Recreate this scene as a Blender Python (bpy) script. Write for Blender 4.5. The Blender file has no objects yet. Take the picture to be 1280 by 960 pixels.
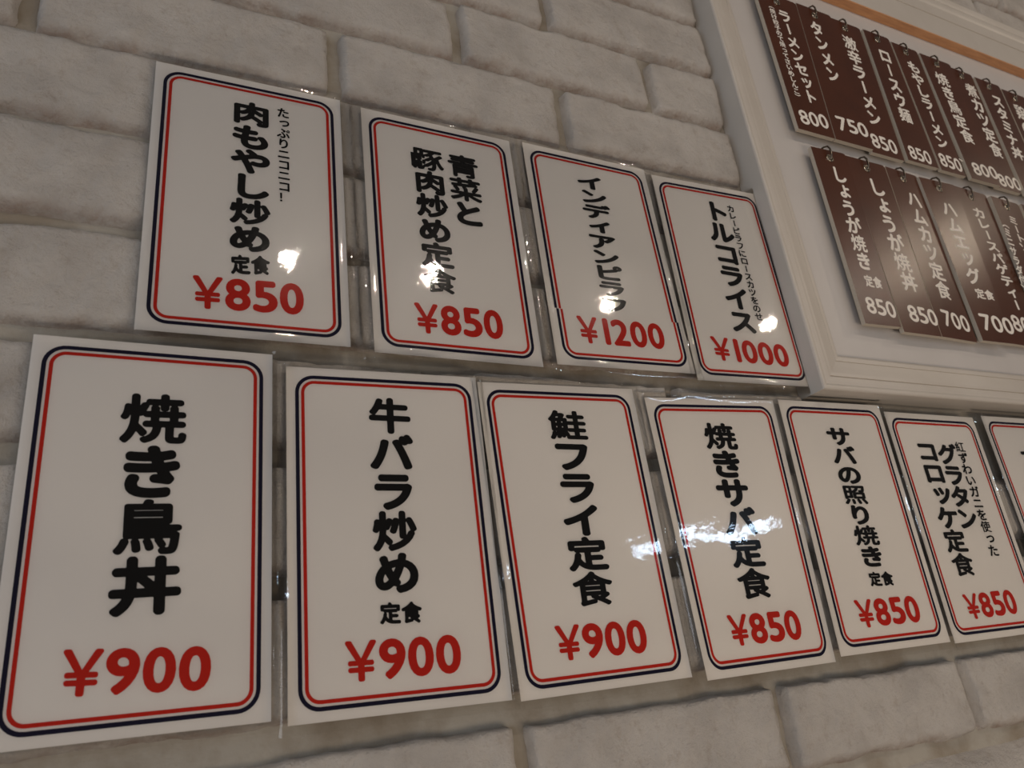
import bpy, bmesh, math, random
import numpy as np
from mathutils import Matrix, Vector, noise

C = bpy.context.scene.collection
sc = bpy.context.scene
Z0 = 1.60                                   # height of the wall origin above the floor

# ---------------------------------------------------------------- camera
cd = bpy.data.cameras.new('camera'); cam = bpy.data.objects.new('camera', cd); C.objects.link(cam)
right = Vector((0.89704, -0.42548, -0.11956)); up = Vector((-0.06022, -0.38566, 0.92067)); back = Vector((-0.43783, -0.81868, -0.37157))
m = Matrix.Identity(4)
for i, v in enumerate((right, up, back)):
    for r in range(3): m[r][i] = v[r]
m.translation = (-0.0568, -0.73517, Z0 - 0.36832)
cam.matrix_world = m
cd.sensor_width = 36; cd.lens = 36 * 960.32 / 1280; cd.clip_start = 0.02
cd.dof.use_dof = True; cd.dof.focus_distance = 0.95; cd.dof.aperture_fstop = 9.0
sc.camera = cam

# ---------------------------------------------------------------- world, lamps, exposure
sc.view_settings.view_transform = 'Standard'; sc.view_settings.look = 'None'
sc.view_settings.gamma = 1; sc.view_settings.use_curve_mapping = False
sc.view_settings.exposure = 0.58
w = bpy.data.worlds.new('dining_room_ambient'); sc.world = w; w.use_nodes = True
wn = w.node_tree; bg = wn.nodes['Background']
bg.inputs[0].default_value = (0.070, 0.062, 0.058, 1); bg.inputs[1].default_value = 1.0

def point(name, loc, power, col, rad):
    l = bpy.data.lights.new(name, 'POINT'); l.energy = power; l.color = col; l.shadow_soft_size = rad
    o = bpy.data.objects.new(name, l); C.objects.link(o); o.location = loc; return o
def area(name, loc, target, power, col, sx, sy, roll=0):
    l = bpy.data.lights.new(name, 'AREA'); l.shape = 'RECTANGLE'; l.size = sx; l.size_y = sy; l.energy = power; l.color = col
    o = bpy.data.objects.new(name, l); C.objects.link(o); o.location = loc
    q = (Vector(target) - Vector(loc)).to_track_quat('-Z', 'Y'); o.rotation_euler = q.to_euler(); return o
for x in (0.40, 0.90, 1.66, 2.63):          # row of warm ceiling downlights parallel to the wall
    point('ceiling_spot_light', (x, -1.58, Z0 + 1.1), 4.7, (1.0, 0.86, 0.72), 0.013)
area("fluorescent_tube_light", (3.35, -3.3, Z0 + 0.44), (0.6, 0, Z0 - 0.2), 4.2, (0.60, 0.79, 1.0), 0.9, 0.05)
area('front_left_fill', (-2.0, -2.4, Z0 - 0.6), (0.2, 0, Z0), 16.0, (0.90, 0.93, 1.0), 1.6, 1.4)  # added soft fill from front left, out of view, evens out wall and cards
area('doorway_daylight', (-2.6, -0.6, Z0 + 0.2), (0.8, 0, Z0 + 0.2), 7.0, (0.58, 0.78, 1.0), 1.2, 2.0)
point('ceiling_spot_light', (2.85, -1.0, Z0 + 1.1), 4.6, (1.0, 0.82, 0.62), 0.03)
area('low_warm_fill', (0.9, -1.75, Z0 - 1.35), (0.6, 0, Z0 - 0.4), 10.0, (1.0, 0.83, 0.66), 1.6, 0.5)  # added warm fill from below, no source there, lifts the bottom bricks

# ---------------------------------------------------------------- helpers
def tag(o, label=None, cat=None, group=None, kind=None):
    for k, v in (('label', label), ('category', cat), ('group', group), ('kind', kind)):
        if v: o[k] = v
    return o
def empty(name, loc):
    o = bpy.data.objects.new(name, None); C.objects.link(o); o.location = loc; o.empty_display_size = 0.02; return o
def mesh_obj(name, verts, faces, mat, parent=None, smooth=False):
    me = bpy.data.meshes.new(name); me.from_pydata([tuple(v) for v in verts], [], faces); me.update()
    if smooth: me.polygons.foreach_set('use_smooth', [True] * len(me.polygons))
    for mm in (mat if isinstance(mat, (list, tuple)) else [mat]): me.materials.append(mm)
    o = bpy.data.objects.new(name, me); C.objects.link(o)
    if parent: o.parent = parent
    return o
def nt(name):
    mt = bpy.data.materials.new(name); mt.use_nodes = True; t = mt.node_tree
    return mt, t, t.nodes['Principled BSDF']
def L(t, a, b): t.links.new(a, b)
def nz(t, scale, detail=6, rough=0.6, vec=None):
    n = t.nodes.new('ShaderNodeTexNoise'); n.inputs['Scale'].default_value = scale
    n.inputs['Detail'].default_value = detail; n.inputs['Roughness'].default_value = rough
    if vec: L(t, vec, n.inputs['Vector'])
    return n
def ramp(t, src, stops):
    r = t.nodes.new('ShaderNodeValToRGB'); L(t, src, r.inputs[0]); e = r.color_ramp.elements
    while len(e) < len(stops): e.new(0.5)
    for k, (p, c) in enumerate(stops):
        e[k].position = p; e[k].color = (*c, 1) if len(c) == 3 else c
    return r
def bump(t, b, src, strength, dist, prev=None):
    n = t.nodes.new('ShaderNodeBump'); n.inputs['Strength'].default_value = strength; n.inputs['Distance'].default_value = dist
    L(t, src, n.inputs['Height'])
    if prev: L(t, prev.outputs[0], n.inputs['Normal'])
    L(t, n.outputs[0], b.inputs['Normal']); return n
def geo(t): return t.nodes.new('ShaderNodeNewGeometry').outputs['Position']

# ---------------------------------------------------------------- materials
def plain(name, col, rough=0.6, spec=0.3):
    mt, t, b = nt(name); b.inputs['Base Color'].default_value = (*col, 1); b.inputs['Roughness'].default_value = rough
    b.inputs['Specular IOR Level'].default_value = spec; return mt
# painted brick
M_brick, t, b = nt('whitewashed_brick'); g = geo(t)
n1 = nz(t, 9, 5, 0.6, g); r1_ = ramp(t, n1.outputs[0], [(0.30, (0.44, 0.40, 0.36)), (0.55, (0.58, 0.53, 0.475)), (0.75, (0.64, 0.595, 0.54))])
n2 = nz(t, 60, 8, 0.75, g); r2_ = ramp(t, n2.outputs[0], [(0.33, (0.60, 0.50, 0.42)), (0.46, (1, 1, 1))])
mx = t.nodes.new('ShaderNodeMix'); mx.data_type = 'RGBA'; mx.blend_type = 'MULTIPLY'; mx.inputs[0].default_value = 0.35
L(t, r1_.outputs[0], mx.inputs[6]); L(t, r2_.outputs[0], mx.inputs[7])
at = t.nodes.new('ShaderNodeAttribute'); at.attribute_name = 'chisel'
n3 = nz(t, 45, 6, 0.7, g); mu = t.nodes.new('ShaderNodeMath'); mu.operation = 'MULTIPLY'; L(t, at.outputs['Fac'], mu.inputs[0])
r3_ = ramp(t, n3.outputs[0], [(0.35, (0, 0, 0)), (0.65, (0.9, 0.9, 0.9))]); L(t, r3_.outputs[0], mu.inputs[1])
mx2 = t.nodes.new('ShaderNodeMix'); mx2.data_type = 'RGBA'; L(t, mu.outputs[0], mx2.inputs[0]); L(t, mx.outputs[2], mx2.inputs[6])
mx2.inputs[7].default_value = (0.36, 0.265, 0.21, 1); L(t, mx2.outputs[2], b.inputs['Base Color'])
b.inputs['Roughness'].default_value = 0.72; b.inputs['Specular IOR Level'].default_value = 0.25
b1 = bump(t, b, nz(t, 38, 10, 0.72, g).outputs[0], 1.0, 0.011)
vo = t.nodes.new('ShaderNodeTexVoronoi'); vo.feature = 'DISTANCE_TO_EDGE'; vo.inputs['Scale'].default_value = 16
nd = nz(t, 12, 4, 0.6, g); va = t.nodes.new('ShaderNodeVectorMath'); va.operation = 'MULTIPLY_ADD'
L(t, nd.outputs['Color'], va.inputs[0]); va.inputs[1].default_value = (0.12, 0.12, 0.12); L(t, g, va.inputs[2]); L(t, va.outputs[0], vo.inputs['Vector'])
cr = ramp(t, vo.outputs['Distance'], [(0.0, (0, 0, 0)), (0.03, (1, 1, 1))])
b2 = bump(t, b, cr.outputs[0], 0.12, 0.002, b1)
bump(t, b, nz(t, 320, 4, 0.6, g).outputs[0], 0.35, 0.0014, b2)
# mortar
M_mortar, t, b = nt('mortar'); g = geo(t)
r = ramp(t, nz(t, 14, 6, 0.6, g).outputs[0], [(0.35, (0.24, 0.20, 0.15)), (0.6, (0.35, 0.32, 0.27))]); L(t, r.outputs[0], b.inputs['Base Color'])
b.inputs['Roughness'].default_value = 0.85; bump(t, b, nz(t, 70, 8, 0.7, g).outputs[0], 0.5, 0.004)
# painted wood of the board
def painted(name, c1, c2):
    mt, t, b = nt(name); g = geo(t)
    r = ramp(t, nz(t, 7, 5, 0.6, g).outputs[0], [(0.3, c1), (0.7, c2)]); L(t, r.outputs[0], b.inputs['Base Color'])
    b.inputs['Roughness'].default_value = 0.42; b.inputs['Specular IOR Level'].default_value = 0.35
    bump(t, b, nz(t, 90, 6, 0.6, g).outputs[0], 0.12, 0.001); return mt
M_frame = painted('cream_painted_moulding', (0.50, 0.45, 0.39), (0.56, 0.51, 0.45))
M_panel = painted('cream_painted_panel', (0.52, 0.485, 0.455), (0.56, 0.525, 0.495))
M_groove = plain('darker_groove', (0.46, 0.40, 0.33), 0.8)  # moulding grooves get a slightly darker, browner tone
M_lip, t, b = nt('varnished_wood_lip'); g = geo(t)
mp = t.nodes.new('ShaderNodeMapping'); mp.inputs['Scale'].default_value = (6, 60, 60); L(t, g, mp.inputs[0])
r = ramp(t, nz(t, 4, 5, 0.6, mp.outputs[0]).outputs[0], [(0.3, (0.50, 0.22, 0.09)), (0.7, (0.68, 0.33, 0.14))]); L(t, r.outputs[0], b.inputs['Base Color']); b.inputs['Roughness'].default_value = 0.35
# strips
def strip_mat(name, a, c):
    mt, t, b = nt(name); g = geo(t)
    r = ramp(t, nz(t, 11, 5, 0.6, g).outputs[0], [(0.3, a), (0.7, c)]); L(t, r.outputs[0], b.inputs['Base Color'])
    b.inputs['Roughness'].default_value = 0.28; b.inputs['Specular IOR Level'].default_value = 0.42
    bump(t, b, nz(t, 500, 3, 0.6, g).outputs[0], 0.2, 0.0006); return mt
M_strip = strip_mat('dark_brown_lacquer', (0.056, 0.012, 0.002), (0.078, 0.018, 0.004))
M_edge = plain('cream_strip_edge', (0.52, 0.45, 0.36), 0.5)
M_chalk = plain('cream_white_lettering', (0.80, 0.74, 0.66), 0.6)
M_metal, t, b = nt('brass_metal'); b.inputs['Base Color'].default_value = (0.42, 0.36, 0.28, 1); b.inputs['Metallic'].default_value = 1; b.inputs['Roughness'].default_value = 0.32
M_hook, t, b = nt('dark_metal'); b.inputs['Base Color'].default_value = (0.16, 0.13, 0.10, 1); b.inputs['Metallic'].default_value = 1; b.inputs['Roughness'].default_value = 0.35
# card
M_paper, t, b = nt('white_paper'); g = geo(t)
r = ramp(t, nz(t, 5, 3, 0.5, g).outputs[0], [(0.3, (0.86, 0.835, 0.815)), (0.7, (0.89, 0.865, 0.84))]); L(t, r.outputs[0], b.inputs['Base Color']); b.inputs['Roughness'].default_value = 0.7; b.inputs['Specular IOR Level'].default_value = 0.1
M_black = plain('black_ink', (0.005, 0.005, 0.005), 0.7, 0.0)
M_red = plain('red_ink', (0.60, 0.022, 0.010), 0.7, 0.0)
M_navy = plain('navy_ink', (0.008, 0.007, 0.030), 0.7, 0.0)
# clear film: mostly transparent, glossy by Fresnel, a trace of haze
M_film = bpy.data.materials.new('clear_laminate'); M_film.use_nodes = True; t = M_film.node_tree; t.nodes.clear(); g = geo(t)
out = t.nodes.new('ShaderNodeOutputMaterial'); tr = t.nodes.new('ShaderNodeBsdfTransparent'); tr.inputs[0].default_value = (0.985, 0.98, 0.965, 1)
gl = t.nodes.new('ShaderNodeBsdfGlossy'); gl.inputs['Roughness'].default_value = 0.010
gl2 = t.nodes.new('ShaderNodeBsdfGlossy'); gl2.inputs['Roughness'].default_value = 0.16
df = t.nodes.new('ShaderNodeBsdfDiffuse'); df.inputs[0].default_value = (0.8, 0.78, 0.74, 1)
fr = t.nodes.new('ShaderNodeFresnel'); fr.inputs[0].default_value = 1.5
mh = t.nodes.new('ShaderNodeMixShader'); mh.inputs[0].default_value = 0.002; L(t, tr.outputs[0], mh.inputs[1]); L(t, df.outputs[0], mh.inputs[2])
mg = t.nodes.new('ShaderNodeMixShader'); mg.inputs[0].default_value = 0.09; L(t, gl.outputs[0], mg.inputs[1]); L(t, gl2.outputs[0], mg.inputs[2])
ms = t.nodes.new('ShaderNodeMixShader'); L(t, fr.outputs[0], ms.inputs[0]); L(t, mh.outputs[0], ms.inputs[1]); L(t, mg.outputs[0], ms.inputs[2]); L(t, ms.outputs[0], out.inputs[0])
bu = t.nodes.new('ShaderNodeBump'); bu.inputs['Strength'].default_value = 0.25; bu.inputs['Distance'].default_value = 0.0012; L(t, nz(t, 26, 3, 0.55, g).outputs[0], bu.inputs['Height'])
bu2 = t.nodes.new('ShaderNodeBump'); bu2.inputs['Strength'].default_value = 0.15; bu2.inputs['Distance'].default_value = 0.00016; L(t, nz(t, 380, 2, 0.5, g).outputs[0], bu2.inputs['Height']); L(t, bu.outputs[0], bu2.inputs['Normal'])
for q in (gl, gl2, fr): L(t, bu2.outputs[0], q.inputs['Normal'])

# ---------------------------------------------------------------- lettering: glyph outlines thickened and rounded
_fc = bpy.data.curves.new('glyph_source', 'FONT'); _fo = bpy.data.objects.new('glyph_source', _fc); C.objects.link(_fo)
_fc.resolution_u = 5
_cache = {}
def outline(ch):
    _fc.body = ch
    dg = bpy.context.evaluated_depsgraph_get(); dg.update()
    me = bpy.data.meshes.new_from_object(_fo.evaluated_get(dg))
    co = np.array([v.co[:2] for v in me.vertices]); cnt = {}
    for p in me.polygons:
        for k in p.edge_keys: cnt[k] = cnt.get(k, 0) + 1
    e = np.array([k for k, n in cnt.items() if n == 1])
    bpy.data.meshes.remove(me)
    return co[e[:, 0]], co[e[:, 1]]
def glyph(ch, d, N, rot=False):
    key = (ch, round(d, 4), N, rot)
    if key in _cache: return _cache[key]
    A, B = outline(ch)
    if rot:
        f = lambda P: np.stack([0.5 + (P[:, 1] - 0.38), 0.38 - (P[:, 0] - 0.5)], 1)
        A, B = f(A), f(B)
    lo = np.minimum(A, B).min(0) - d - 0.03; hi = np.maximum(A, B).max(0) + d + 0.03
    h = max(hi - lo) / N; nx, ny = np.ceil((hi - lo) / h).astype(int) + 1
    X, Y = np.meshgrid(lo[0] + h * np.arange(nx), lo[1] + h * np.arange(ny)); P = np.stack([X.ravel(), Y.ravel()], 1)
    D = np.full(len(P), 9.0); ins = np.zeros(len(P), bool)
    for a, b_ in zip(A, B):
        ab = b_ - a; l2 = ab @ ab
        if l2 < 1e-12: continue
        tt = np.clip(((P - a) @ ab) / l2, 0, 1); q = P - a - tt[:, None] * ab
        D = np.minimum(D, (q ** 2).sum(1))
        c = (a[1] > P[:, 1]) != (b_[1] > P[:, 1])
        if c.any(): ins ^= c & (P[:, 0] < a[0] + (P[:, 1] - a[1]) * ab[0] / (ab[1] if ab[1] else 1e-9))
    S = (np.where(ins, -1, 1) * np.sqrt(D)).reshape(ny, nx); er = 0.016
    q = []                                   # points on the slightly eroded outline; growing it back rounds every stroke end
    T = S + er
    for ax in (0, 1):
        f0 = T[:-1] if ax == 0 else T[:, :-1]; f1 = T[1:] if ax == 0 else T[:, 1:]
        j, i = np.nonzero((f0 < 0) != (f1 < 0)); s_ = f0[j, i] / (f0[j, i] - f1[j, i])
        q.append(np.stack([lo[0] + h * (i + (s_ if ax else 0)), lo[1] + h * (j + (0 if ax else s_))], 1))
    q = np.concatenate(q); D2 = np.full(len(P), 9.0)
    for k in range(0, len(q), 64):
        b_ = q[k:k + 64]; D2 = np.minimum(D2, ((P[:, None] - b_[None]) ** 2).sum(2).min(1))
    F = np.where(T < 0, -1, 1) * np.sqrt(D2).reshape(ny, nx) - d - er
    V = []; idx = {}; faces = []
    def gv(i, j):
        k = (i, j)
        if k not in idx: idx[k] = len(V); V.append((X[j, i], Y[j, i]))
        return idx[k]
    def ev(i, j, i2, j2):
        k = (min((i, j), (i2, j2)), max((i, j), (i2, j2)))
        if k not in idx:
            f0, f1 = F[j, i], F[j2, i2]; s = f0 / (f0 - f1)
            idx[k] = len(V); V.append((X[j, i] + s * (X[j2, i2] - X[j, i]), Y[j, i] + s * (Y[j2, i2] - Y[j, i])))
        return idx[k]
    neg = F < 0
    for j in range(ny - 1):
        full = neg[j, :-1] & neg[j, 1:] & neg[j + 1, :-1] & neg[j + 1, 1:]
        anyn = neg[j, :-1] | neg[j, 1:] | neg[j + 1, :-1] | neg[j + 1, 1:]
        i = 0
        while i < nx - 1:
            if full[i]:
                k = i
                while k < nx - 1 and full[k]: k += 1
                faces.append((gv(i, j), gv(k, j), gv(k, j + 1), gv(i, j + 1))); i = k; continue
            if anyn[i]:
                cs = [(i, j), (i + 1, j), (i + 1, j + 1), (i, j + 1)]; poly = []
                for q in range(4):
                    a, c = cs[q], cs[(q + 1) % 4]; na, nc = neg[a[1], a[0]], neg[c[1], c[0]]
                    if na: poly.append(gv(*a))
                    if na != nc: poly.append(ev(*a, *c))
                if len(poly) >= 3: faces.append(tuple(poly))
            i += 1
    V = np.array(V); r = (V, faces); _cache[key] = r
    return r
KANA_SMALL = 'ょゅゃっッョュャィァェォ'
def is_kana(c): return '\u3040' <= c <= '\u30ff'
def lettering(spec, kind_, name, mat, parent, org, h, N=64, bold=1.0):
    """spec: [col/row, text, start, end, size] in wall coordinates (metres)."""
    mode, text, s, e, wd = spec; s = np.array(s); e = np.array(e); n = len(text); verts = []; faces = []
    ax = (e - s); Ln = np.linalg.norm(ax); a = ax / Ln
    def add(G, P):
        o = len(verts); verts.extend(((p[0] - org[0], -h, p[1] - org[1]) for p in P)); faces.extend(tuple(o + q for q in f) for f in G)
    if mode == 'col':
        rgt = np.array([-a[1], a[0]]); pitch = Ln / n
        if rgt[0] < 0: rgt = -rgt
        rgt = rgt * 0.4 + np.array([1, 0]) * 0.6
        for k, c in enumerate(text):
            kana = is_kana(c); d = (0.050 if kana else (0.031 if c in '鳥青豚菜照焼鮭麺激煮食鶏紅使餃' else 0.042)) * bold; rot = c in 'ー（）'
            V, G = glyph(c, d, N, rot); sc_ = 1.10 if kana else 1.06
            if c in 'ー': sc_ = 1.0
            u = (V[:, 0] - 0.5) * (sc_ + 0.04) * wd; v = (0.38 - V[:, 1]) * (sc_ - 0.07) * pitch
            if c in KANA_SMALL: u = u + 0.08 * wd; v = v - 0.10 * pitch
            P = s + np.outer(v + (k + 0.5) * pitch, a) + np.outer(u, rgt); add(G, P)
    else:
        upv = np.array([-a[1], a[0]]) * 0.5 + np.array([0, 1]) * 0.5
        wts = [0.66 if c == '1' else (1.14 if c == '¥' else 1.0) for c in text]; tot = sum(wts); x = 0
        for c, wt in zip(text, wts):
            cell = Ln * wt / tot; c = '￥' if c == '¥' else c; d = 0.046 * bold if not c.isascii() and c != '￥' else 0.021 * bold if not c.isascii() else 0.032 * bold
            V, G = glyph(c, d, N); lo, hi = V.min(0), V.max(0)
            gw = cell * (0.92 if kind_ == 'price' else 0.96); hh = wd
            u = (V[:, 0] - lo[0]) / (hi[0] - lo[0]) * gw
            if c == '1': u = (V[:, 0] - lo[0]) / 0.50 * (Ln / tot * 0.92); u = u + (gw - u.max()) * 0.7
            v = ((V[:, 1] - lo[1]) / (hi[1] - lo[1]) - 0.5) * hh
            P = s + np.outer(u + x + (cell - gw) / 2, a) + np.outer(v, upv); add(G, P); x += cell
    o = mesh_obj(name, verts, faces, mat, parent)
    # faces towards the room
    if o.data.polygons and o.data.polygons[0].normal.y > 0: o.data.flip_normals()
    return o

# ---------------------------------------------------------------- the brick wall
wall = mesh_obj('wall_front', [(-1.0, 0.0215, Z0 - 1.0), (2.9, 0.0215, Z0 - 1.0), (2.9, 0.0215, Z0 + 1.6), (-1.0, 0.0215, Z0 + 1.6),
                              (-1.0, 0.12, Z0 - 1.0), (2.9, 0.12, Z0 - 1.0), (2.9, 0.12, Z0 + 1.6), (-1.0, 0.12, Z0 + 1.6)],
                [(0, 1, 2, 3), (7, 6, 5, 4), (0, 4, 5, 1), (1, 5, 6, 2), (2, 6, 7, 3), (3, 7, 4, 0)], M_mortar)
tag(wall, kind='structure')
rnd = random.Random(4)
def sm(x): x = min(1, max(0, x)); return x * x * (3 - 2 * x)
def brick(x0, x1, z0, z1, seed, fine):
    nx = max(6, int((x1 - x0) / (0.0055 if fine else 0.03))); nz_ = 22 if fine else 6
    rb = 0.010
    def warp(k, lst_n): return k / lst_n
    V = []; chis = []; off = Vector((seed * 3.17, seed * 1.3, seed * 0.7)); base = 0.0062 + rnd.uniform(-0.0015, 0.0015)
    tx, tz = rnd.uniform(-0.006, 0.006), rnd.uniform(-0.02, 0.02)
    cx, cz = (x0 + x1) / 2, (z0 + z1) / 2
    us = [0.5 - 0.5 * math.cos(math.pi * k / nx) * (0.35) - 0.65 * (0.5 - k / nx) if False else k / nx for k in range(nx + 1)]
    for j in range(nz_ + 1):
        for i in range(nx + 1):
            u, v = us[i], j / nz_
            x = x0 + u * (x1 - x0); z = z0 + v * (z1 - z0)
            p = Vector((x * 1.0, 0, z)) + off
            # irregular outline
            ex = (noise.noise(p * 26) * 0.0035 + noise.noise(p * 80) * 0.0015)
            ez = (noise.noise(p * 22 + Vector((9, 9, 9))) * 0.0035 + noise.noise(p * 85 + Vector((5, 1, 2))) * 0.0018)
            dx = min(x - x0, x1 - x); dt = z1 - z; db = z - z0
            chip = 0.014 + 0.008 * noise.noise(Vector((x * 11, seed, 3))) + 0.005 * noise.noise(Vector((x * 45, seed, 7)))
            rt = 0.006 + 0.003 * noise.noise(Vector((x * 14, seed, 1)))
            cl = lambda d, r: 1 - math.sqrt(max(0, 1 - (1 - min(1, max(0, d / r))) ** 2))
            drop = max(cl(dx, 0.008), cl(dt, rt))
            dchip = 1 - sm(db / max(0.004, chip)); dr2 = cl(db, 0.006)
            depth = 0.026 * max(drop, dr2) + 0.0115 * dchip
            rough = (noise.noise(p * 7) * 0.0026 + noise.noise(p * 24) * 0.0018 + noise.noise(p * 62) * 0.0015) + dchip * (noise.noise(p * 60) * 0.004 + noise.noise(p * 30) * 0.003)
            y = base + depth - rough + tx * (x - cx) * 2 + tz * (z - cz)
            V.append((x + ex, min(0.029, max(0.0012, y)), z + ez + Z0)); chis.append(min(1, dchip * 1.2 + 0.5 * dr2))
    F = []
    for j in range(nz_):
        for i in range(nx):
            a = j * (nx + 1) + i; F.append((a, a + 1, a + nx + 2, a + nx + 1))
    o = mesh_obj('brick', V, F, M_brick, wall, True)
    at = o.data.attributes.new('chisel', 'FLOAT', 'POINT'); at.data.foreach_set('value', chis)
    return o
LIM = 0.817                                  # bricks stop at the framed board
courses = [  # z0, z1, joint position
    (0.587, 0.693, 0.487), (0.470, 0.574, 0.327), (0.353, 0.458, 0.147), (0.238, 0.343, 0.316), (0.120, 0.228, 0.100), (-0.001, 0.108, 0.330),
    (-0.117, -0.018, 0.240), (-0.243, -0.133, 0.02), (-0.372, -0.262, 0.12), (-0.492, -0.396, 0.303), (-0.612, -0.503, 0.10), (-0.730, -0.622, 0.26),
    (0.705, 0.810, 0.29), (0.822, 0.928, 0.13), (0.940, 1.045, 0.33), (1.057, 1.162, 0.17), (1.175, 1.28, 0.30)]
seed = 1
for z0, z1, jx in courses:
    if z0 > 0.1: z0 -= 0.0015; z1 += 0.002
    k = math.floor((-0.55 - jx) / 0.335)
    while True:
        a = jx + k * 0.335 + 0.006; b_ = jx + (k + 1) * 0.335 - 0.006; k += 1; seed += 1
        if a > 2.45: break
        if b_ < -0.55: continue
        z_in = z1 > -0.03 and z0 < 1.03
        if z_in and a < LIM < b_ + 0.02: b_ = LIM - rnd.uniform(0, 0.004)
        if z_in and a >= LIM - 0.03: break
        vis = (-0.30 < b_ and a < 0.9 and -0.55 < z0 < 0.75) or (-0.55 < z0 < -0.35 and a < 1.3) or (z0 > 1.0 and a > 1.2)
        brick(a, b_, z0, z1, seed, vis)

# ---------------------------------------------------------------- the framed board
board = empty('menu_board', (0.821, 0.0, Z0 - 0.021))
tag(board, 'large cream framed board with moulded edge, on the brick wall right of the cards', 'menu board')
BO = (0.821, -0.021)                          # outer lower left corner (x, z)
def bpos(x, h, z): return (x - BO[0], -h, z - BO[1])
XR = 2.46; ZT = 1.030
PX0, PZ0, PX1, PZ1 = BO[0] + 0.05, BO[1] + 0.05, XR - 0.05, ZT - 0.05
v = [bpos(x, h, z) for h in (0.0065, -0.012) for x, z in ((PX0, PZ0), (PX1, PZ0), (PX1, PZ1), (PX0, PZ1))]
mesh_obj('backing_panel', v, [(0, 1, 2, 3), (7, 6, 5, 4), (0, 4, 5, 1), (1, 5, 6, 2), (2, 6, 7, 3), (3, 7, 4, 0)], M_panel, board)
# profile: (distance from outer edge, height, material of the band that follows)
prof = [(0.0, -0.021, 0), (0.0, 0.0245, 0), (0.0012, 0.0266, 0), (0.0035, 0.0275, 0), (0.006, 0.0272, 0), (0.009, 0.0258, 0), (0.014, 0.0262, 0), (0.0195, 0.0258, 0),
        (0.0212, 0.0252, 1), (0.0220, 0.0238, 1), (0.0228, 0.0250, 0), (0.028, 0.0245, 0), (0.040, 0.0215, 0), (0.0495, 0.0195, 0), (0.0505, 0.0182, 1), (0.0513, 0.0190, 0),
        (0.058, 0.0182, 0), (0.0612, 0.0165, 0), (0.0622, 0.0150, 1), (0.0634, 0.0010, 0), (0.0636, -0.005, 0)]
prof_t = [(0.0, -0.021, 0), (0.0, 0.030, 0), (0.002, 0.034, 0), (0.010, 0.036, 0), (0.018, 0.034, 0), (0.022, 0.031, 0), (0.030, 0.0325, 0), (0.038, 0.031, 0), (0.044, 0.0285, 0), (0.060, 0.0275, 0),
        (0.0720, 0.0268, 1), (0.0730, 0.0250, 1), (0.0742, 0.0262, 0), (0.100, 0.0258, 0), (0.140, 0.0252, 0), (0.1405, -0.005, 0)]
def rail(side, pr):
    V = []; F = []; mi = []
    for k, (d, h, mk) in enumerate(pr):
        if side == 'left': A, B = (BO[0] + d, BO[1] + min(d, 0.0636)), (BO[0] + d, ZT - d)
        if side == 'right': A, B = (XR - d, BO[1] + d), (XR - d, ZT - d)
        if side == 'bottom': A, B = (BO[0] + d, BO[1] + d), (XR - d, BO[1] + d)
        if side == 'top': A, B = (BO[0] + min(d, .0636), ZT - d), (XR - min(d, .0636), ZT - d)
        V += [bpos(A[0], h, A[1]), bpos(B[0], h, B[1])]
        if k: F.append((2 * k - 2, 2 * k - 1, 2 * k + 1, 2 * k) if side in ('bottom', 'right') else (2 * k - 2, 2 * k, 2 * k + 1, 2 * k - 1)); mi.append(pr[k - 1][2])
    o = mesh_obj('moulding', V, F, [M_frame, M_groove], board)
    for p, q in zip(o.data.polygons, mi): p.material_index = q
    return o
rail('left', [(d, h, 0 if d < 0.055 else k) for d, h, k in prof if not 0.02 < d < 0.0225]); rail('bottom', prof); rail('right', prof); rail('top', prof_t)
zl = ZT - 0.1405
v = [bpos(x, h, z) for h in (0.0262, 0.0066) for x, z in ((BO[0] + .0640, zl - .0035), (XR - .0640, zl - .0035), (XR - .0640, zl + .0002), (BO[0] + .0640, zl + .0002))]
tag(mesh_obj('wooden_lip', v, [(0, 1, 2, 3), (7, 6, 5, 4), (0, 4, 5, 1), (1, 5, 6, 2), (2, 6, 7, 3), (3, 7, 4, 0)], M_lip, board), 'bare orange brown wooden edge')

# ---------------------------------------------------------------- hooks and brown strips
def tube(name, pts, r, mat, parent, n=8, closed=False):
    V = []; F = []; m_ = len(pts)
    for k, p in enumerate(pts):
        p = Vector(p); a = Vector(pts[(k - 1) % m_ if closed else max(0, k - 1)]); c = Vector(pts[(k + 1) % m_ if closed else min(m_ - 1, k + 1)])
        t_ = (c - a).normalized(); u = t_.cross(Vector((1, 0.02, 0))); u = u.normalized() if u.length > 0.2 else t_.cross(Vector((0, 0, 1))).normalized(); w_ = t_.cross(u)
        for q in range(n): ang = 2 * math.pi * q / n; V.append(p + r * (math.cos(ang) * u + math.sin(ang) * w_))
    rng = range(m_ if closed else m_ - 1)
    for k in rng:
        for q in range(n): a = k * n; b_ = ((k + 1) % m_) * n; F.append((a + q, a + (q + 1) % n, b_ + (q + 1) % n, b_ + q))
    if not closed: F += [tuple(range(n))[::-1], tuple(range((m_ - 1) * n, m_ * n))]
    return mesh_obj(name, V, F, mat, parent, True)
TH = 0.0075
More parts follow.
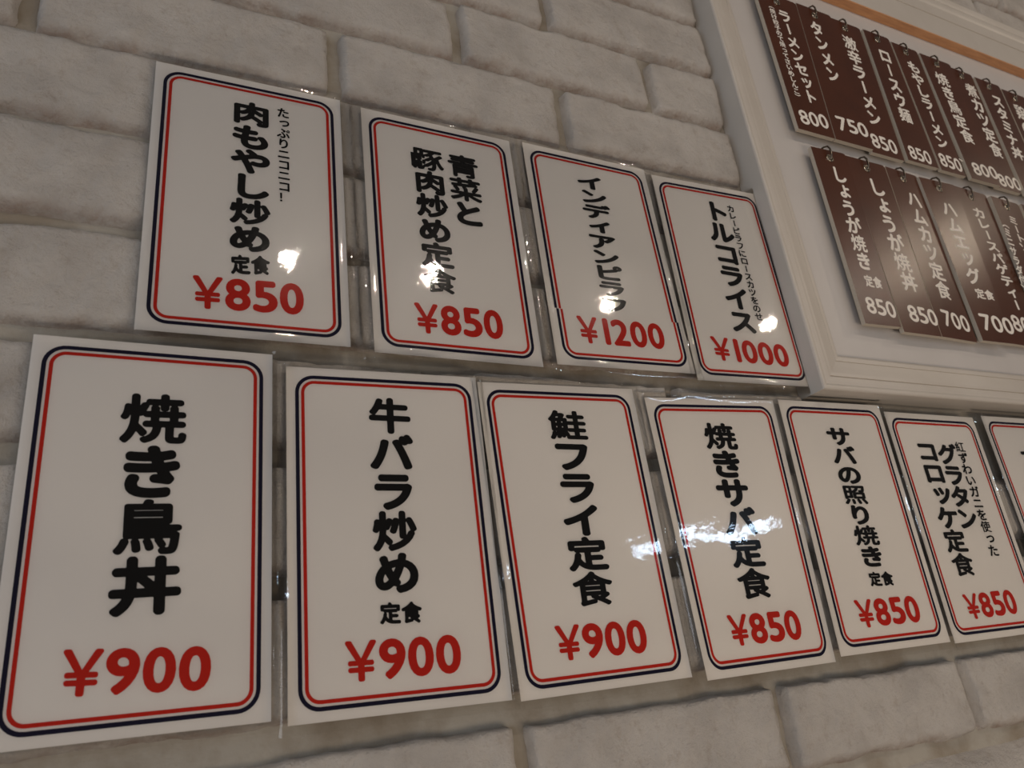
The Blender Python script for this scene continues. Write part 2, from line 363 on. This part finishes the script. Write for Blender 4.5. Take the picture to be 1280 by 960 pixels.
def strip(q, hf, texts, label, group, turn=0.0):
    xlt, xlb, xrt, xrb, zt, zb = q; cx = (xlt + xrt) / 2
    hz = zt - 0.0185; hx = cx - 0.003; hr = 0.0068
    org = (cx, zt); root = empty('menu_strip', (cx, -hf, Z0 + zt)); h00 = hf; hf = 0.0; tag(root, label, 'menu strip', group); root.rotation_euler.z = math.radians(turn)
    # outline with slightly rounded upper right corner, and a round hole
    outer = [(xlb, zb), (xrb, zb), (xrt, zt - 0.006), (xrt - 0.0018, zt - 0.0018), (xrt - 0.006, zt), (xlt, zt)]
    n = 16
    ring = [(hx + hr * math.cos(2 * math.pi * k / n), hz + hr * math.sin(2 * math.pi * k / n)) for k in range(n)]
    bm = bmesh.new()
    def mk(h): return [bm.verts.new((x - org[0], -h, z - org[1])) for x, z in outer], [bm.verts.new((x - org[0], -h, z - org[1])) for x, z in ring]
    fo, fr_ = mk(hf); bo, br = mk(hf - TH)
    for o_, r_, front in ((fo, fr_, 1), (bo, br, 0)):
        es = [bm.edges.new((o_[k], o_[(k + 1) % len(o_)])) for k in range(len(o_))] + [bm.edges.new((r_[k], r_[(k + 1) % n])) for k in range(n)]
        res = bmesh.ops.triangle_fill(bm, edges=es, use_beauty=True, use_dissolve=False)
        for f in res['geom']:
            if isinstance(f, bmesh.types.BMFace): f.material_index = 0 if front else 1
    for lo, hi in ((fo, bo), (fr_, br)):
        for k in range(len(lo)):
            f = bm.faces.new((lo[k], lo[(k + 1) % len(lo)], hi[(k + 1) % len(lo)], hi[k])); f.material_index = 1
    bmesh.ops.recalc_face_normals(bm, faces=bm.faces)
    me = bpy.data.meshes.new('strip_plate'); bm.to_mesh(me); bm.free(); me.materials.append(M_strip); me.materials.append(M_edge)
    o = bpy.data.objects.new('strip_plate', me); C.objects.link(o); o.parent = root
    tube('eyelet', [(hx - org[0] + (hr - .0002) * math.cos(2 * math.pi * k / 20), -hf - 0.0003, hz - org[1] + (hr - .0002) * math.sin(2 * math.pi * k / 20)) for k in range(20)], 0.0014, M_metal, root, 8, True)
    for tx in texts:
        nm = 'price_lettering' if tx[0] == 'row' and tx[1].isdigit() else ('small_lettering' if (tx[0] == 'row' or '（' in tx[1]) else 'dish_name_lettering')
        lettering(tx, 'price' if nm[0] == 'p' else 'text', nm, M_chalk, root, org, hf + 0.00025, 40 if len(tx[1]) < 12 else 30, 0.72 if nm[0] != 'p' else 0.55)
    # the hook that carries it belongs to the board
    px, pz = hx, hz
    hf = h00; P = [bpos(px, -0.004, pz + 0.0280), bpos(px, hf - 0.004, pz + 0.0270), bpos(px, hf + 0.003, pz + 0.0235), bpos(px, hf + 0.0060, pz + 0.016), bpos(px, hf + 0.0060, pz + 0.006), bpos(px, hf + 0.0035, pz - 0.0010), bpos(px, hf - 0.002, pz - 0.0040), bpos(px, hf - 0.010, pz - 0.0045)]
    tube('hook', P, 0.0017, M_hook, board, 8)
ROW_ONE = [
[["col", "ラーメンセット", [1.0098, 0.777], [1.0059, 0.5465], 0.0304], ["col", "（焼け餃子のて焼ってさいめしんこ）", [0.9805, 0.7837], [0.972, 0.546], 0.0139], ["row", "800", [0.9577, 0.5056], [1.0308, 0.5112], 0.0323]] ,
[["col", "タンメン", [1.0938, 0.7781], [1.092, 0.6225], 0.0322], ["row", "750", [1.0547, 0.5175], [1.137, 0.5186], 0.0333]] ,
[["col", "激辛ラーメン", [1.1896, 0.7751], [1.1743, 0.5433], 0.0359], ["row", "850", [1.1418, 0.503], [1.2124, 0.4998], 0.0336]] ,
[["col", "ロースウ麺", [1.2865, 0.7706], [1.2735, 0.5736], 0.0333], ["row", "850", [1.2401, 0.497], [1.3043, 0.4942], 0.0324]] ,
[["col", "もやしラーメン", [1.3727, 0.7643], [1.3622, 0.5321], 0.0349], ["row", "850", [1.3313, 0.5005], [1.399, 0.4977], 0.0332], ["col", "、", [1.4091, 0.5314], [1.4161, 0.511], 0.0303]] ,
[["col", "焼き鳥定食", [1.4536, 0.7553], [1.4574, 0.5652], 0.0393], ["row", "800", [1.4272, 0.497], [1.5103, 0.5015], 0.0319]] ,
[["col", "煮カツ定食", [1.5718, 0.7664], [1.5624, 0.5596], 0.0389], ["row", "800", [1.5225, 0.496], [1.5998, 0.4971], 0.0327]] ,
[["col", "スタミナ丼", [1.6526, 0.7534], [1.6335, 0.5673], 0.0376]] ,
[["col", "鶏の", [1.7327, 0.7475], [1.7255, 0.651], 0.0393]] ,
]
ROW_TWO = [
[["col", "しょうが焼き", [1.0129, 0.4095], [0.9997, 0.1994], 0.0306], ["row", "定食", [0.9876, 0.1793], [1.0255, 0.1777], 0.0224], ["row", "850", [0.9723, 0.1339], [1.0362, 0.1283], 0.0304]] ,
[["col", "しょうが焼丼", [1.104, 0.4043], [1.0989, 0.1715], 0.0367], ["row", "850", [1.0683, 0.1293], [1.1396, 0.1262], 0.0314]] ,
[["col", "ハムカツ定食", [1.206, 0.4002], [1.1872, 0.1687], 0.0368], ["row", "700", [1.1556, 0.131], [1.229, 0.1252], 0.0322]] ,
[["col", "ハムエッグ", [1.2923, 0.3907], [1.2846, 0.2085], 0.0368], ["row", "定食", [1.2723, 0.1905], [1.322, 0.1903], 0.0213], ["row", "700", [1.2545, 0.1318], [1.3432, 0.1296], 0.0333]] ,
[["col", "カレースパゲティー", [1.402, 0.4026], [1.4027, 0.173], 0.0369], ["row", "800", [1.3612, 0.1449], [1.4463, 0.1406], 0.0346]] ,
[["col", "ミートソース", [1.5026, 0.3981], [1.499, 0.271], 0.0288], ["col", "（ミニサラダ付）", [1.467, 0.3839], [1.4367, 0.2085], 0.0203]] ,
[] ,
]
Q1 = [(0.950, 0.946, 1.056, 1.035, 0.8120, 0.4755, .0265), (1.0575, 1.037, 1.152, 1.134, 0.8140, 0.4755, .0265), (1.146, 1.134, 1.239, 1.2215, 0.8135, 0.4720, .0235),
      (1.2449, 1.2295, 1.3222, 1.318, 0.8110, 0.4740, .0265), (1.3272, 1.3251, 1.4085, 1.4, 0.8040, 0.4725, .0265), (1.4094, 1.4110, 1.5100, 1.5020, 0.7960, 0.4685, .030),
      (1.516, 1.5040, 1.5980, 1.5880, 0.8000, 0.4730, .022), (1.5985, 1.5960, 1.6870, 1.6800, 0.7900, 0.4700, .0265), (1.6919, 1.6860, 1.7800, 1.7740, 0.7830, 0.4680, .0265)]
Q2 = [(0.965, 0.958, 1.0455, 1.0365, 0.4435, 0.0985, .0265), (1.0465, 1.0425, 1.148, 1.134, 0.4420, 0.0915, .0265), (1.152, 1.136, 1.2430, 1.2340, 0.4425, 0.0920, .0240),
      (1.2385, 1.2419, 1.3391, 1.3258, 0.4360, 0.0940, .0295), (1.3450, 1.3365, 1.4550, 1.4400, 0.4440, 0.0990, .0215), (1.4560, 1.4440, 1.5500, 1.5400, 0.4370, 0.0930, .0265), (1.5560, 1.5450, 1.6450, 1.6380, 0.4370, 0.0920, .0265)]
L1 = ['dark brown hanging strip priced 800 with a small second column, upper row', 'dark brown hanging strip priced 750, second from left in the upper row',
      'dark brown hanging strip third in the upper row, its price 850 sitting lower', 'dark brown hanging strip priced 850 whose writing starts with a hollow square',
      'dark brown hanging strip with a stray tick beside its 850 price, upper row', 'dark brown hanging strip priced 800, sixth in the upper row, overlapping its right neighbour',
      'dark brown hanging strip in the upper row, price partly covered by left neighbour', 'dark brown hanging strip second from the right edge of the upper row', 'dark brown hanging strip cut by the right edge of the photo, upper row']
L2 = ['brown hanging strip with 850 and small writing above the price, lower row', 'brown hanging strip priced 850 catching a pale sheen, second in the lower row',
      'brown hanging strip priced 700 without small writing, third in the lower row', 'brown hanging strip with 700 and small writing above the price',
      'brown hanging strip in the lower row, price partly covered by left neighbour', 'brown hanging strip with two columns of writing, right end of the lower row',
      'blank reddish brown hanging strip at the right edge of the photo, lower row']
for q, tx, lb in zip(Q1, ROW_ONE, L1): strip(q[:6], q[6], tx, lb, 'brown strips of the upper row')
for q, tx, lb, tn in zip(Q2, ROW_TWO, L2, (-2.6, -0.2, 2.2, -1.6, 1.2, 1.5, 1.5)): strip(q[:6], q[6], tx, lb, 'brown strips of the lower row', tn)

# ---------------------------------------------------------------- laminated cards
CARDS = {
'T1': [[[-0.0592, 0.3323], [0.1474, 0.3346], [0.1469, -0.0042], [-0.0625, -0.0042]], [["col", "肉もやし炒め", [0.0431, 0.3016], [0.0426, 0.0984], 0.0391], ["row", "定食", [0.0232, 0.0807], [0.0636, 0.0847], 0.0235], ["col", "たっぷりニコニコ！", [0.0786, 0.3031], [0.0792, 0.1681], 0.0134], ["row", "¥850", [-0.0135, 0.0435], [0.0992, 0.0476], 0.0378]]] ,
'T2': [[[0.1733, 0.3301], [0.3795, 0.3287], [0.3815, -0.0101], [0.1729, -0.0081]], [["col", "豚肉炒め定食", [0.2568, 0.2866], [0.2579, 0.0748], 0.0385], ["col", "青菜と", [0.3053, 0.2874], [0.3054, 0.1773], 0.041], ["row", "¥850", [0.2216, 0.0398], [0.3346, 0.0413], 0.0389]]] ,
'T3': [[[0.3996, 0.3317], [0.6037, 0.3303], [0.6136, -0.0025], [0.4013, -0.005]], [["col", "インディアンピラフ", [0.5015, 0.2971], [0.5039, 0.0766], 0.0349], ["row", "¥1200", [0.4388, 0.047], [0.5752, 0.0489], 0.0384]]] ,
'T4': [[[0.617, 0.3252], [0.8283, 0.3321], [0.8329, -0.0075], [0.6168, -0.0108]], [["col", "トルコライス", [0.73, 0.2993], [0.725, 0.0693], 0.0371], ["col", "カレーピラフにロースカツをのせ", [0.7613, 0.2979], [0.7597, 0.0936], 0.0143], ["row", "¥1000", [0.6545, 0.0404], [0.7985, 0.0395], 0.0365]]] ,
'B1': [[[-0.1432, -0.0176], [0.0653, -0.0203], [0.063, -0.3654], None], [["col", "焼き鳥丼", [-0.041, -0.0692], [-0.0398, -0.2711], 0.0513], ["row", "¥900", [-0.098, -0.3109], [0.015, -0.3174], 0.0357]]] ,
'B2': [[[0.0786, -0.0325], [0.29, -0.0304], [0.2907, -0.3738], [0.0767, -0.3708]], [["col", "牛バラ炒め", [0.1854, -0.0614], [0.1819, -0.2659], 0.0421], ["row", "定食", [0.1624, -0.283], [0.2051, -0.2844], 0.0201], ["row", "¥900", [0.1269, -0.3235], [0.2424, -0.3258], 0.0357]]] ,
'B3': [[[0.291, -0.035], [0.5057, -0.0308], [0.5127, -0.3749], [0.3005, -0.3762]], [["col", "鮭フライ定食", [0.403, -0.0646], [0.4028, -0.2919], 0.0476], ["row", "¥900", [0.3473, -0.3258], [0.4625, -0.327], 0.0351]]] ,
'B4': [[[0.5221, -0.0413], [0.7425, -0.0336], [0.7329, -0.3795], [0.5323, -0.3807]], [["col", "焼きサバ定食", [0.6321, -0.0711], [0.6323, -0.2983], 0.0486], ["row", "¥850", [0.5769, -0.331], [0.691, -0.3319], 0.0349]]] ,
'B5': [[[0.7521, -0.0319], [0.9583, -0.0302], [0.9521, -0.3743], [0.7432, -0.3744]], [["col", "サバの照り焼き", [0.8529, -0.0691], [0.8484, -0.2694], 0.0429], ["row", "定食", [0.8309, -0.2845], [0.8775, -0.2857], 0.019], ["row", "¥850", [0.7896, -0.3269], [0.9106, -0.3276], 0.0348]]] ,
'B6': [[[0.9673, -0.0393], [1.1806, -0.0396], None, [0.9616, -0.3771]], [["col", "グラタン", [1.0851, -0.0879], [1.077, -0.2236], 0.0419], ["col", "コロッケ定食", [1.0383, -0.0844], [1.0322, -0.2907], 0.044], ["col", "紅ずわいガニを使った", [1.1209, -0.0833], [1.1131, -0.2653], 0.0215], ["row", "¥850", [1.0074, -0.3321], [1.124, -0.3312], 0.0347]]] ,
'B7': [[[1.2036, -0.0357], None, None, None], [["col", "ナ", [1.2941, -0.0869], [1.2975, -0.1178], 0.0402]]] ,
}
LC = {'T1': 'white laminated card priced 850 yen with one thin and one bold column, top left',
      'T2': 'white laminated card priced 850 yen with two bold black columns, second in the upper row',
      'T3': 'white laminated card priced 1200 yen with a pasted price slip, upper row',
      'T4': 'white laminated card priced 1000 yen beside the framed board, upper row far right',
      'B1': 'white laminated card with four large black characters and 900 yen, lower row far left',
      'B2': 'white laminated card priced 900 yen with small characters above price, lower row',
      'B3': 'white laminated card priced 900 yen with bluish glare on its right side',
      'B4': 'white laminated card priced 850 yen with bluish glare on its left side',
      'B5': 'white laminated card priced 850 yen right of the glare, two small characters above price',
      'B6': 'white laminated card priced 850 yen with three columns of writing',
      'B7': 'white laminated card cut off by the right edge of the photo, lower row'}
def fill(c):
    c = [None if q is None else np.array(q) for q in c]
    W, H = np.array([0.209, 0.0]), np.array([0.0, -0.342])
    if c[1] is None: c[1] = c[0] + W
    if c[2] is None: c[2] = (c[3] + (c[1] - c[0])) if c[3] is not None else c[1] + H
    if c[3] is None: c[3] = c[2] - (c[1] - c[0])
    return c
def rr_ring(quad, inset, width, rad, n=8):
    """rounded rectangle ring inside a quadrilateral given in the wall plane"""
    W = np.linalg.norm(quad[1] - quad[0]); H = np.linalg.norm(quad[3] - quad[0])
    def loop(ins, r):
        P = []
        for cx, cy, a0 in ((W - ins - r, ins + r, -90), (W - ins - r, H - ins - r, 0), (ins + r, H - ins - r, 90), (ins + r, ins + r, 180)):
            for k in range(n + 1):
                a = math.radians(a0 + 90 * k / n); P.append((cx + r * math.cos(a), cy + r * math.sin(a)))
        # subdivide long sides implicitly by bilinear map
        return [bil(quad, x / W, y / H) for x, y in P]
    return loop(inset, rad), loop(inset + width, rad - width)
def bil(q, u, v): return q[0] * (1 - u) * (1 - v) + q[1] * u * (1 - v) + q[2] * u * v + q[3] * (1 - u) * v
rc = random.Random(11)
for ci, (key, (cs, texts)) in enumerate(CARDS.items()):
    q = fill(cs); h0 = 0.0006 + 0.0005 * (ci % 3)
    org = (q[0] + q[1] + q[2] + q[3]) / 4
    root = empty('menu_card', (org[0], 0, Z0 + org[1]))
    tag(root, LC[key], 'menu card', 'laminated cards in the upper row' if key[0] == 'T' else 'laminated cards in the lower row')
    def loc(p, h): return (p[0] - org[0], -h, p[1] - org[1])
    mesh_obj('paper', [loc(q[3], h0), loc(q[2], h0), loc(q[1], h0), loc(q[0], h0)], [(0, 1, 2, 3)], M_paper, root)
    for nm, ins, wdt, rad, mt in (('outer_border', 0.0088, 0.0037, 0.0190, M_navy), ('inner_border', 0.0147, 0.0033, 0.0135, M_red)):
        A, B = rr_ring(q, ins, wdt, rad); nA = len(A)
        o = mesh_obj(nm, [loc(p, h0 + .0002) for p in A + B], [(k, (k + 1) % nA, nA + (k + 1) % nA, nA + k) for k in range(nA)], mt, root)
        if o.data.polygons[0].normal.y > 0: o.data.flip_normals()
        tag(o, 'dark navy printed outline' if mt is M_navy else 'red printed outline')
    if key == 'T3':                          # a paper slip with the new price pasted over the lower end
        s0, s1 = np.array([0.4026, 0.0740]), np.array([0.6105, 0.0730]); dd = np.array([0.0012, 0.0])
        P = [q[3] + dd, q[2] + dd, s1, s0]
        mesh_obj('price_slip', [loc(p, h0 + .00026) for p in P], [(0, 1, 2, 3)], M_paper, root)
        for nm, ins, wdt, rad, mt in (('outer_border', 0.0088, 0.0037, 0.0190, M_navy), ('inner_border', 0.0147, 0.0033, 0.0135, M_red)):
            A, B = rr_ring([p + dd * 1.6 for p in q], ins, wdt, rad); nA = len(A)
            zc = 0.0735; keep = [k for k in range(nA) if A[k][1] < zc and A[(k + 1) % nA][1] < zc]
            V = [loc(p, h0 + .00032) for p in A + B]; F = [(k, k + 1, nA + k + 1, nA + k) for k in keep if k + 1 < nA]
            for k in range(nA):              # the two upright lines, cut at the slip's upper edge
                k2 = (k + 1) % nA
                if (A[k][1] < zc) != (A[k2][1] < zc):
                    lo_, hi_ = (k, k2) if A[k][1] < zc else (k2, k); pa = []
                    for Lp in (A, B): s = (zc - Lp[lo_][1]) / (Lp[hi_][1] - Lp[lo_][1]); pa.append(Lp[lo_] + s * (Lp[hi_] - Lp[lo_]))
                    n0 = len(V); V += [loc(pa[0], h0 + .00032), loc(pa[1], h0 + .00032)]; F.append((lo_, n0, n0 + 1, nA + lo_))
            used = sorted({i for f in F for i in f}); mp_ = {i: k for k, i in enumerate(used)}
            mesh_obj(nm, [V[i] for i in used], [tuple(mp_[i] for i in f) for f in F], mt, root)
    for tx in texts:
        tx = list(tx)
        if key in ('T3', 'T4') and tx[0] == 'col' and tx[4] > 0.02: tx[4] *= 1.2
        price = '¥' in tx[1]; small = tx[0] == 'row' and not price or tx[4] < 0.024
        nm = 'price_lettering' if price else ('small_lettering' if small else 'dish_name_lettering')
        lettering(tx, 'price' if price else 'text', nm, M_red if price else M_black, root, org, h0 + 0.00042, 84 if not small else 44,
                  1.0 if (price or tx[0] == 'row') else (0.60 if small else (0.92 if key in ('T3', 'T4', 'B5', 'B6') else 1.0)))
    # clear film, wider than the paper, curling towards the wall at its rim
    W = np.linalg.norm(q[1] - q[0]); H = np.linalg.norm(q[3] - q[0]); mx_, my_ = {'T': 0.0120, 'B': 0.0075}[key[0]], {'T': 0.0105, 'B': 0.0085}[key[0]]
    def ticks(Ln, mg, lm): 
        return [-lm + lm * k / 4 for k in range(4)] + [Ln * k / 26 for k in range(27)] + [Ln + mg * (k + 1) / 4 for k in range(4)]
    lm = 0.0012 if key in ('T1', 'B1') else mx_; xs, ys = ticks(W, mx_, lm), ticks(H, my_, my_); V = []; F = []; ph = rc.uniform(0, 9)
    for y in ys:
        for x in xs:
            p = bil(q, x / W, y / H)
            d = max(0, -x, x - W) / (mx_ if x > 0 or lm > 0.002 else 1); e_ = max(0, -y, y - H) / my_
            wv = 0.00022 * math.sin(x * 34 + ph) * math.sin(y * 21 + ph * 2) + 0.0003 * noise.noise(Vector((p[0] * 14, p[1] * 9, ph)))
            hh = h0 + 0.0011 + wv + (0.0017 * math.sin(math.pi * min(1, d)) * (1 + 0.8 * noise.noise(Vector((p[0] * 8, p[1] * 22, ph)))) if d else 0) + ((0.0010 if key[0] == 'T' or y < 0 else 0.0) * math.sin(math.pi * min(1, e_)) * (1 + noise.noise(Vector((p[0] * 20, p[1] * 8, ph)))) if e_ else 0) - (0.0 if key[0] == 'B' and y > 0 and e_ else 0.0006) * max(d, e_) ** 2
            V.append(loc(p, hh))
    nx = len(xs)
    for j in range(len(ys) - 1):
        for i in range(nx - 1): a = j * nx + i; F.append((a, a + nx, a + nx + 1, a + 1))
    mesh_obj('laminate_film', V, F, M_film, root, True)

bpy.data.objects.remove(_fo, do_unlink=True); bpy.data.curves.remove(_fc)
sc.cycles.transparent_max_bounces = 16
